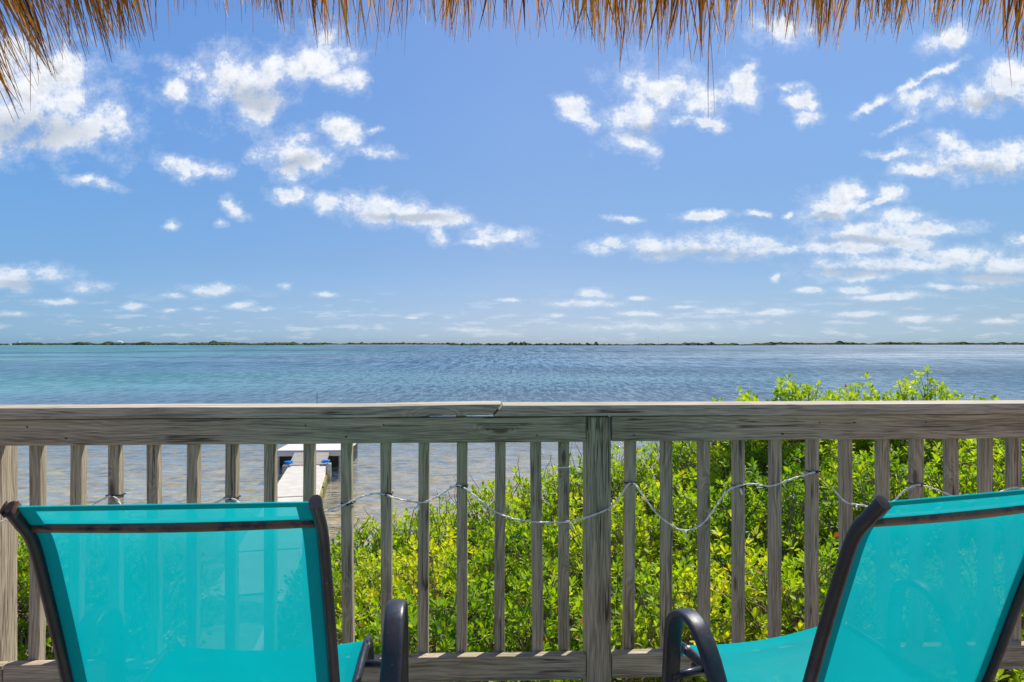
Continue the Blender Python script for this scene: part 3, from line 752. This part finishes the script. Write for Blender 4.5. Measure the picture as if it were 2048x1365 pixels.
# ------------------------------------------------------------------ sling chairs
def make_chair(loc, rz, label):
    r = empty('patio_chair', loc, rz); tag(r, label, 'chair', 'turquoise sling chairs facing the railing')
    Wd = .53; h = Wd/2
    prof = [(0, .960), (.030, .928), (.068, .880), (.112, .765), (.150, .655), (.190, .535), (.222, .45), (.262, .405), (.33, .392), (.46, .398), (.60, .413), (.665, .415), (.705, .402), (.73, .365), (.742, .32)]
    prof3 = catmull([Vector((0, a, b)) for a, b in prof], 6)
    for sx in (-1, 1):
        b = MB(); b.tube([(sx*h, p_.y, p_.z) for p_ in prof3], .0108, .0148, n=16, up=Vector((0, -1, 0)))
        o = b.build('side_rail', M_FRAME, r, smooth=True)
        e = MB(); t0 = prof3[0]; t1 = prof3[1]; dd = (t0-t1).normalized(); UP = Vector((0, -1, 0))
        if sx < 0 and 'on the left' in label:        # cap lost: open rusty tube mouth
            e.tube([t0+Vector((sx*h, 0, 0)), t0+dd*.002+Vector((sx*h, 0, 0))], .0072, .0112, n=16, up=UP)
            o2 = e.build('tube_mouth', M_FLOAT, o)
            for s_ in (-1, 1):
                q_ = MB(); q_.tube([t0+Vector((sx*h+s_*.0095, 0, 0))-dd*.012, t0+dd*.004+Vector((sx*h+s_*.0095, 0, 0))], .0026, .013, n=10, up=UP)
                q_.build('rusty_rim', M_RUST, o)
        else:
            e.tube([t0+Vector((sx*h, 0, 0))-dd*.010, t0+dd*.004+Vector((sx*h, 0, 0))], .0118, .0158, n=20, up=UP)
            e.build('end_cap', M_FRAME, o)
    # sling sheet, slightly sagging between the rails
    def sheet(i0, i1, xa, xb, off, nx, name, mat, parent):
        V = []; Fc = []; seg = prof3[i0:i1+1]
        for i, p_ in enumerate(seg):
            g = i0+i
            t = (prof3[min(g+1, len(prof3)-1)]-prof3[max(g-1, 0)]).normalized()
            nrm = Vector((0, -t.z, t.y))          # +: towards the sitter
            if nrm.y < 0 and g < 36: nrm = -nrm
            frac = g/(len(prof3)-1)
            sag = .010*min(1, frac*5) if g < 42 else .022
            for k in range(nx+1):
                x = xa+(xb-xa)*k/nx
                q = p_ - (nrm if g < 42 else Vector((0, 0, 1)))*(sag*(1-(x/h)**2)) + nrm*off
                V.append((x, q.y, q.z))
        for i in range(len(seg)-1):
            for k in range(nx):
                a = i*(nx+1)+k; Fc.append((a, a+1, a+nx+2, a+nx+1))
        me = bpy.data.meshes.new(name); me.from_pydata(V, [], Fc)
        return link_mesh(name, me, mat, parent, smooth=True)
    n = len(prof3)-1
    hi_ = h-.011
    sl_ = sheet(0, n-6, -hi_, hi_, .004, 24, 'sling', M_SLING, r)
    sheet(0, 2, -hi_, hi_, .0015, 24, 'hem', M_SEAM, sl_)
    for sx in (-1, 1):
        a, c = sorted((sx*hi_, sx*(hi_-.026)))
        sheet(2, n-6, a, c, .0015, 3, 'edge_seam', M_SEAM, sl_)
    # cross bars
    b = MB(); b.tube([(x, .052-.006*math.cos(x/h*1.5), (.915)-.004*math.cos(x/h*1.5)) for x in np.linspace(-h, h, 13)], .0118, n=12, up=Vector((0, -1, 0)))
    b.build('cross_bar', M_RUST, r, smooth=True)
    for (yy_, zz) in ((.26, .375), (.62, .385)):
        b = MB(); b.tube([(-h, yy_, zz), (h, yy_, zz)], .011, n=12, up=Vector((0, -1, 0))); b.build('cross_bar', M_FRAME, r, smooth=True)
    for sx in (-1, 1):
        X = sx*(h+.098)
        fl = catmull([(X, .60, .0), (X, .585, .2), (X, .568, .42), (X, .556, .53), (X, .535, .570), (X, .49, .587), (X, .44, .573), (X, .395, .525), (X-sx*.002, .36, .46), (X-sx*.01, .33, .38), (X-sx*.02, .27, .25), (X-sx*.02, .16, .0)], 6)
        b = MB(); b.tube(fl, .0245, .009, n=16, up=Vector((0, 1, .02)))
        # orientation of the flat strap follows its own normal
        b = MB(); m_ = len(fl)
        for i, p_ in enumerate(fl):
            t = (fl[min(i+1, m_-1)]-fl[max(i-1, 0)]).normalized(); side = Vector((1, 0, 0)); nn = side.cross(t).normalized()
            for k in range(16):
                th = 2*math.pi*k/16
                cx_, cz_ = math.cos(th), math.sin(th)
                ex = math.copysign(abs(cx_)**.55, cx_); ez = math.copysign(abs(cz_)**.75, cz_)
                b.v.append(tuple(p_+side*(.0245*ex)+nn*(.0095*ez)))
        for i in range(m_-1):
            for k in range(16):
                a0 = i*16+k; a1 = i*16+(k+1) % 16; b.f.append((a0, a1, a1+16, a0+16))
        b.build('arm_and_legs', M_FRAME, r, smooth=True)
        for (yy_, zz, yr, zr) in ((.565, .41, .565, .41), (.315, .395, .315, .395)):
            k_ = MB(); k_.tube([(sx*h, yr, zr-.005), (X, yy_, zz-.01)], .010, n=8, up=Vector((0, -1, 0))); k_.build('bracket', M_FRAME, r, smooth=True)
    return r
make_chair((-.622, 1.225, 0), math.radians(4.0), 'turquoise sling chair on the left with a see-through back over the dock')
yr_ = math.radians(17.5)
c0 = Vector((.672, 1.24, 0)) + Vector((math.cos(yr_), math.sin(yr_), 0))*.265
make_chair((c0.x, c0.y, 0), yr_, 'turquoise sling chair on the right, turned toward the left and cut by frame')

# ------------------------------------------------------------------ shrubs
def rosettes(cent, axis, rs, sizes, tone_base, spread=0.6):
    """leaf whorls; returns verts, loops, sizes, tone"""
    n = len(cent); per = 9
    A = axis/np.linalg.norm(axis, axis=1, keepdims=True)
    ref = np.tile(np.array([[.31, .77, .55]]), (n, 1)); U = np.cross(A, ref); U /= np.linalg.norm(U, axis=1, keepdims=True)
    Vv = np.cross(A, U)
    C = np.repeat(cent, per, 0); A2 = np.repeat(A, per, 0); U2 = np.repeat(U, per, 0); V2 = np.repeat(Vv, per, 0)
    N_ = n*per
    th = np.tile(np.arange(per)*2.399, n)+rs.uniform(-.4, .4, N_)+np.repeat(rs.uniform(0, 6.28, n), per)
    ph = np.tile(np.linspace(.25, 1.35, per), n)+rs.normal(0, .18, N_)
    Ln = np.repeat(sizes, per)*rs.uniform(.75, 1.15, N_)
    rad = U2*np.cos(th)[:, None]+V2*np.sin(th)[:, None]
    D = A2*np.cos(ph)[:, None]+rad*np.sin(ph)[:, None]
    Nn = A2*np.sin(ph)[:, None]-rad*np.cos(ph)[:, None]
    Sd = np.cross(D, Nn); roll = rs.normal(0, .35, N_)
    Sd2 = Sd*np.cos(roll)[:, None]+Nn*np.sin(roll)[:, None]; Nn2 = np.cross(Sd2, D)
    base = C - A2*(np.tile(np.linspace(0, .03, per), n))[:, None]+D*.006
    Wd = Ln*rs.uniform(.20, .27, N_)
    L_ = Ln[:, None]; w = Wd[:, None]
    curve = Nn2*(-.06*L_)
    P0 = base
    M1 = base+D*.45*L_ - Nn2*.05*L_; M2 = base+D*.78*L_+curve*.4 - Nn2*.04*L_
    tip = base+D*L_+curve*1.5
    L1 = base+D*.42*L_-Sd2*w*.85+Nn2*.03*L_; R1 = base+D*.42*L_+Sd2*w*.85+Nn2*.03*L_
    L2 = base+D*.76*L_-Sd2*w*.9+curve*.4+Nn2*.03*L_; R2 = base+D*.76*L_+Sd2*w*.9+curve*.4+Nn2*.03*L_
    VV = np.stack([P0, M1, M2, tip, L1, R1, L2, R2], 1).reshape(-1, 3)
    pat = np.array([0, 1, 4, 0, 5, 1, 4, 1, 2, 6, 1, 5, 7, 2, 6, 2, 3, 2, 7, 3]); tot = np.array([3, 3, 4, 4, 3, 3])
    loops = (np.arange(N_)[:, None]*8+pat[None, :]).ravel(); sz = np.tile(tot, N_)
    tone = np.repeat(tone_base, per)+rs.normal(0, .13, N_)
    tone = np.clip(tone, 0, .94)
    odd = rs.uniform(0, 1, N_)
    tone = np.where(odd > .995, .975, tone); tone = np.where(odd > .998, .995, tone)
    return VV, loops, sz, np.repeat(tone, 8)

def limb(b, p0, p1, r0, r1, rs, seg=5, wob=.06):
    pts = []; ra = []
    p0 = Vector(p0); p1 = Vector(p1)
    for i in range(seg+1):
        t = i/seg; q = p0.lerp(p1, t); k = wob*math.sin(math.pi*t)
        q += Vector((rs.uniform(-k, k), rs.uniform(-k, k), k*.6)); pts.append(q); ra.append(r0+(r1-r0)*t)
    b.tube(pts, ra, ra, n=5, cap=False); return pts

def shrub(x, d, ytop, r, label, seed, dens=1.0, mat=None, tone=.52, leaf=.068, rz=None, base=-2.32, group='shrubs beyond the railing', name='leafy_shrub'):
    top = px(x, ytop, d); rs = np.random.RandomState(seed)
    rz = rz or r*1.15
    cz = top.z-rz*1.03
    root = empty(name, (top.x, top.y, base)); tag(root, label, 'shrub', group)
    area = 2*math.pi*r*(r+rz)*.62
    n = int(area/(.0615**2)*dens)
    # directions over the dome
    k = np.arange(n)+.5; cosv = 1-1.55*k/n; phi = k*2.39996+rs.uniform(-.3, .3, n)
    sv = np.sqrt(np.clip(1-cosv**2, 0, 1)); dirs = np.stack([sv*np.cos(phi), sv*np.sin(phi), cosv], 1)
    lob = np.array([mnoise.noise(Vector((a[0]*2.3+seed, a[1]*2.3, a[2]*2.3)))*.30+mnoise.noise(Vector((a[0]*6+seed, a[1]*6, a[2]*6)))*.16 for a in dirs])
    rad = (1+lob)*rs.uniform(.86, 1.03, n)
    spr = rs.uniform(0, 1, n) > .96; rad = np.where(spr, rad*rs.uniform(1.04, 1.13, n), rad)
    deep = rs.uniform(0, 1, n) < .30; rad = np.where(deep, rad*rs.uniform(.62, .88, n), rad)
    keep = np.array([mnoise.noise(Vector((a[0]*3.1+seed*2, a[1]*3.1, a[2]*3.1+7))) for a in dirs]) > -.33
    keep |= cosv > .93
    cent = dirs*rad[:, None]*np.array([r, r, rz]) + np.array([0, 0, cz-base])
    axis = dirs*np.array([1, 1, .8]) + np.array([.15, .25, .75]) + rs.normal(0, .28, (n, 3))
    cent = cent[keep]; axis = axis[keep]; deep = deep[keep]; dk_ = dirs[keep]
    tb = tone + np.array([mnoise.noise(Vector((c_[0]*2.2+seed, c_[1]*2.2, c_[2]*2.2)))*.42 for c_ in cent])
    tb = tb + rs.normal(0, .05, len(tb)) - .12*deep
    sizes = leaf*rs.uniform(.8, 1.2, len(cent))
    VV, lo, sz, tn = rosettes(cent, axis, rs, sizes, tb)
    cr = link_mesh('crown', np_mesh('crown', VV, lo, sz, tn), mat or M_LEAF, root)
    # stems
    rr = random.Random(seed); b = MB(); core = Vector((0, 0, cz-base-.25*rz)); hubs = []
    for i in range(7):
        a = i*.9+rr.uniform(-.2, .2); g = Vector((.28*r*math.cos(a), .28*r*math.sin(a), 0))
        hub = Vector((.42*r*math.cos(a), .42*r*math.sin(a), cz-base+rr.uniform(-.35, .25)*rz))
        limb(b, g, hub, .026, .013, rr, 6, .08); hubs.append(hub)
    hubs.append(core)
    b.build('trunk', M_BARK, root, smooth=True)
    tw = MB(); idx = rs.choice(len(cent), min(len(cent), int(len(cent)*.5)), replace=False)
    for i in idx:
        c_ = Vector(cent[i]); hb = min(hubs, key=lambda q: (q-c_).length)
        limb(tw, hb.lerp(c_, .25+.2*rr.random()), c_, .006, .0022, rr, 4, .035)
    if 'water edge' in label or 'shallows' in label:
        for i in range(7):
            a = rr.uniform(0, 6.28); q0 = Vector((.5*r*math.cos(a), .5*r*math.sin(a), cz-base+.6*rz))
            limb(tw, q0, q0+Vector((rr.uniform(-.25, .25), rr.uniform(-.15, .15), rz*rr.uniform(.42, .75))), .007, .002, rr, 5, .05)
    tw.build('twigs', M_BARK, root, smooth=True)
    return root

SH = [  # x, distance, top row, radius, tone, material, label
 (742, 6.4, 1046, .50, .55, 0, 'small sparse shrub nearest the shallows just right of the left chair, farthest left one'),
 (868, 6.8, 1012, .72, .55, 0, 'shrub at the water edge behind the tied cord, left of the central post'),
 (985, 7.2, 978, .72, .55, 0, 'low shrub at the water edge where the cord begins its long dip'),
 (1095, 7.5, 940, .75, .5, 0, 'far shrub at the water edge left of the doubled balusters'),
 (1215, 7.8, 902, .75, .5, 0, 'far shrub at the water edge directly behind the central post'),
 (1330, 7.8, 880, .80, .55, 0, 'far shrub at the water edge just right of the central post'),
 (1440, 7.2, 838, .75, .5, 0, 'shrub rising to the left end of the foliage over the railing'),
 (1490, 6.5, 792, .42, .62, 0, 'small leafy top just above the cap, leftmost above the railing'),
 (1578, 6.6, 757, .55, .62, 0, 'tall shrub whose pointed sprig stands highest above the railing'),
 (1700, 7.0, 778, .62, .6, 0, 'shrub with a low flat top between two taller tops above railing'),
 (1832, 6.6, 762, .66, .6, 0, 'rounded shrub with broad top above the railing at right'),
 (1945, 7.0, 800, .60, .55, 0, 'shrub barely peeking over the cap, rightmost above the railing'),
 (2090, 6.6, 812, .80, .5, 2, 'dark shrub behind the top beam at the right edge of the frame'),
 (705, 5.1, 1115, .62, .55, 0, 'shrub directly beside the left chair back, second row from the deck'),
 (868, 5.0, 1080, .72, .82, 1, 'yellowish flowering shrub left of the central post, behind the balusters'),
 (1030, 5.2, 1035, .75, .5, 2, 'mid-row green shrub behind the long sagging loop of cord'),
 (1190, 5.2, 1015, .75, .68, 1, 'yellow-green shrub right behind the middle of the central post'),
 (1360, 5.2, 968, .75, .55, 0, 'mid-row shrub behind the deep loop of cord right of the post'),
 (1530, 5.0, 935, .75, .45, 2, 'dark leafy shrub right of the deep cord loop, second row'),
 (1700, 4.9, 905, .72, .5, 0, 'mid-row shrub behind the amber piece of the cord'),
 (1870, 4.9, 890, .75, .5, 0, 'mid-row shrub above the top edge of the right chair'),
 (2050, 4.9, 885, .75, .5, 0, 'mid-row shrub at the right frame edge above the right chair'),
 (745, 3.75, 1215, .58, .5, 0, 'front shrub close to the deck behind the left chair arm'),
 (930, 3.7, 1180, .62, .45, 2, 'front shrub close to the deck right of the left chair arm'),
 (1110, 3.7, 1165, .62, .5, 0, 'front shrub close to the deck just left of the central post'),
 (1300, 3.7, 1130, .62, .52, 0, 'front shrub close to the deck between post and right chair arm'),
 (1490, 3.7, 1105, .62, .68, 1, 'front yellow-green shrub above the seat of the right chair'),
 (1680, 3.7, 1085, .60, .5, 0, 'front shrub behind the left side rail of the right chair'),
 (1880, 3.7, 1110, .60, .5, 0, 'front shrub hidden mostly behind the right chair back'),
 (2060, 3.7, 1120, .60, .5, 0, 'front shrub at the right frame edge behind the right chair'),
 (300, 7.4, 1075, .62, .5, 2, 'dark low shrub on the shore beside the walkway, seen dimly through the left chair'),
 (180, 7.0, 1062, .66, .5, 2, 'dark low shrub seen dimly through the upper left corner of the left chair'),
 (645, 7.0, 1118, .42, .5, 2, 'low shrub at the right frame tube of the left chair, beside the shallows'),
 (60, 6.4, 1066, .62, .55, 0, 'green shrub seen between the left post and first baluster'),
 (-70, 6.2, 1050, .70, .5, 0, 'shrub at the left edge behind the left post'),
]
MATS = [M_LEAF, M_LEAF_Y, M_LEAF_D]
for i, (x, d, yt, r, tone, mk, lab) in enumerate(SH):
    near = d < 4.2
    if yt < 812 and d > 6.3: yt += 11
    shrub(x, d, yt, r, lab, 11+i*7, dens=1.5 if (x > 1400 and d > 6.3 and x < 2000) else 1.0, mat=MATS[mk], tone=tone, leaf=.044 if near else .048, rz=r*(1.5 if x > 1400 and d > 4.5 else 1.2))

# dry branches and litter lying on the shore at the left
rr = random.Random(3); b = MB()
for i in range(420):
    c = Vector((rr.uniform(-6.3, -3.9), rr.uniform(6.8, 9.0), -2.24+rr.uniform(0, .30)))
    a = rr.uniform(0, math.pi); l = rr.uniform(.1, .5)
    dv = Vector((math.cos(a), math.sin(a), rr.uniform(-.35, .35)))*l
    limb(b, c-dv, c+dv, rr.uniform(.004, .013), .003, rr, 4, .05)
tag(b.build('brush_pile', M_DRY, smooth=True), 'heap of dry grey-brown twigs on the shore at lower left', 'brush', None, 'stuff')

# ------------------------------------------------------------------ thatched roof of the hut
roof = empty('thatched_roof', (0, 1.7, 2.3)); tag(roof, 'golden brown palm thatch eave hanging over the deck from above', 'thatched roof')
RO = Vector(roof.location)
tipx = [-200, 0, 50, 100, 140, 200, 270, 300, 330, 380, 420, 460, 500, 560, 600, 640, 690, 760, 800, 830, 870, 930, 1000, 1060, 1130, 1180, 1240, 1300, 1380, 1430, 1470, 1520, 1600, 1640, 1720, 1780, 1840, 1920, 1980, 2010, 2048, 2250]
tipy = [290, 270, 245, 200, 135, 120, 140, 95, 45, 15, 55, 50, 25, 60, 85, 95, 100, 105, 100, 48, 70, 95, 90, 90, 100, 100, 135, 120, 140, 150, 105, 95, 95, 120, 110, 75, 80, 88, 100, 150, 150, 150]
denx = [-200, 0, 120, 290, 320, 400, 550, 640, 820, 900, 1150, 1300, 1700, 2048, 2250]
deny = [1, 1, .95, .85, .22, .25, .45, .6, .35, .6, .75, 1, .95, 1, 1]
rs = np.random.RandomState(8); VV = []; LO = []; SZ = []; TN = []
def strand(p0, p1, bend, w, tone, rng):
    seg = 6; P = []
    for i in range(seg+1):
        t = i/seg
        P.append(p0*(1-t)+p1*t+bend*(t*t-t)*1.0)
    tw = rng.uniform(0, math.pi); b0 = len(VV)
    for i, q in enumerate(P):
        t = i/seg; ww = w*(1-t**2.2)*.5+.0004
        a = tw+t*rng.uniform(-.8, .8)*1.0
        sd_ = np.array([math.cos(a), math.sin(a)*.9, 0.0])*ww
        VV.append(q-sd_); VV.append(q+sd_); TN.append(tone); TN.append(tone)
    for i in range(seg):
        a = b0+i*2; LO.extend((a, a+1, a+3, a+2)); SZ.append(4)
ROx = np.array(RO)
for i in range(3300):
    x = rs.uniform(-180, 2230)
    if mnoise.noise(Vector((x*.034, 1.7, 0)))+.5*mnoise.noise(Vector((x*.11, 5.7, 0))) < -.12 and x > 300 and rs.uniform() < .68: continue
    if rs.uniform() > np.interp(x, denx, deny): continue
    d = rs.uniform(1.45, 1.85) if x > 310 else rs.uniform(1.15, 1.6)
    ty = np.interp(x, tipx, tipy); f = rs.beta(2.0, 1.3)*(.82+.3*mnoise.noise(Vector((x*.021, 3.3, 0)))+.25*mnoise.noise(Vector((x*.06, 8.3, 0))))+.05
    yt = ty*f + rs.normal(0, 7) - (18 if f < .4 else 0)
    lean = rs.normal(0, .11)
    if x < 330: lean = .42*(1-x/420)+rs.normal(0, .09)
    elif x > 1650: lean = -.16*(x-1650)/400+rs.normal(0, .09)
    p1 = np.array(px(x, yt, d)); ln = rs.uniform(.28, .48)
    p0 = p1+np.array([-lean*ln, -rs.uniform(.0, .12), ln])
    bend = np.array([rs.normal(0, .035), rs.normal(0, .02), rs.uniform(-.01, .02)])
    w = rs.choice([.002, .0036, .007, .012], p=[.38, .32, .20, .10])
    if d < 1.3: w *= .8
    tone = float(np.clip(rs.normal(.45, .22), 0, .9))
    if rs.uniform() > .95: tone = 1.0
    strand(p0-ROx, p1-ROx, bend, w, tone, rs)
for (x, yt) in ((1417, 237), (1430, 232), (1318, 160), (338, 78), (505, 68), (1240, 145), (1985, 175), (2025, 175), (750, 113), (808, 113), (450, 85), (125, 205), (170, 204), (60, 222)):
    d = 1.6; p1 = np.array(px(x, yt, d)); p0 = p1+np.array([rs.normal(0, .02), 0, .45])
    strand(p0-ROx, p1-ROx, np.array([rs.normal(0, .02), 0, 0]), .0026, .3, rs)
for i in range(1500):
    x = rs.uniform(-1150, -180) if i % 2 else rs.uniform(2230, 3300)
    d = rs.uniform(1.45, 1.85); p1 = np.array(px(x, 110*rs.beta(2, 1.3)+rs.normal(0, 10), d)); ln = rs.uniform(.28, .48)
    p0 = p1+np.array([rs.normal(0, .07)*ln, -rs.uniform(0, .12), ln])
    strand(p0-ROx, p1-ROx, np.array([rs.normal(0, .035), rs.normal(0, .02), 0]), rs.choice([.0035, .007, .012]), float(np.clip(rs.normal(.45, .22), 0, .9)), rs)
# rows of straw lying under the slope
for i in range(2600):
    t = rs.uniform(-.02, .95); yv = 1.62-3.3*t; z = 2.235+.62*3.3*t*.75; x = rs.uniform(-3.1, 3.1); ln = rs.uniform(.3, .55)
    p1 = np.array([x, yv, z-.03]); p0 = p1+np.array([rs.normal(0, .05), -ln, ln*.47+.04])
    if p1[2] < 1.28+.505*max(.3, yv+.05) and yv > .2: continue
    strand(p0-ROx, p1-ROx, np.array([rs.normal(0, .02), 0, 0]), rs.choice([.006, .010, .016]), float(np.clip(rs.normal(.4, .2), 0, .9)), rs)
# long dense under-layer whose lower edge stays above the frame
fr = link_mesh('thatch_fringe', np_mesh('thatch_fringe', np.array(VV), LO, SZ, TN), M_THATCH, roof); fr['kind'] = 'stuff'
V = []; Fc = []
nx_, ny_ = 90, 20
for side in (0, 1):
    for j in range(ny_+1):
        for i in range(nx_+1):
            x = -3.2+6.4*i/nx_; t = j/ny_
            yv = 1.62-3.3*t; z = 2.24+.62*3.3*t*.75+.03*mnoise.noise(Vector((x*3, yv*3, side)))+(.16 if side else 0)
            V.append((x-RO.x, yv-RO.y, z-RO.z))
nn_ = (nx_+1)*(ny_+1)
for side in (0, 1):
    for j in range(ny_):
        for i in range(nx_):
            a = side*nn_+j*(nx_+1)+i; q = (a, a+1, a+nx_+2, a+nx_+1); Fc.append(q if side else q[::-1])
for i in range(nx_): Fc.append((i, i+1, nn_+i+1, nn_+i)); a = ny_*(nx_+1)+i; Fc.append((a, nn_+a, nn_+a+1, a+1))
for j in range(ny_):
    a = j*(nx_+1); Fc.append((a, nn_+a, nn_+a+nx_+1, a+nx_+1)); a += nx_; Fc.append((a, a+nx_+1, nn_+a+nx_+1, nn_+a))
me = bpy.data.meshes.new('thatch_layer'); me.from_pydata(V, [], Fc)
a_ = me.attributes.new('tone', 'FLOAT', 'POINT'); a_.data.foreach_set('value', [.4]*len(V))
link_mesh('thatch_layer', me, M_THATCH, roof)
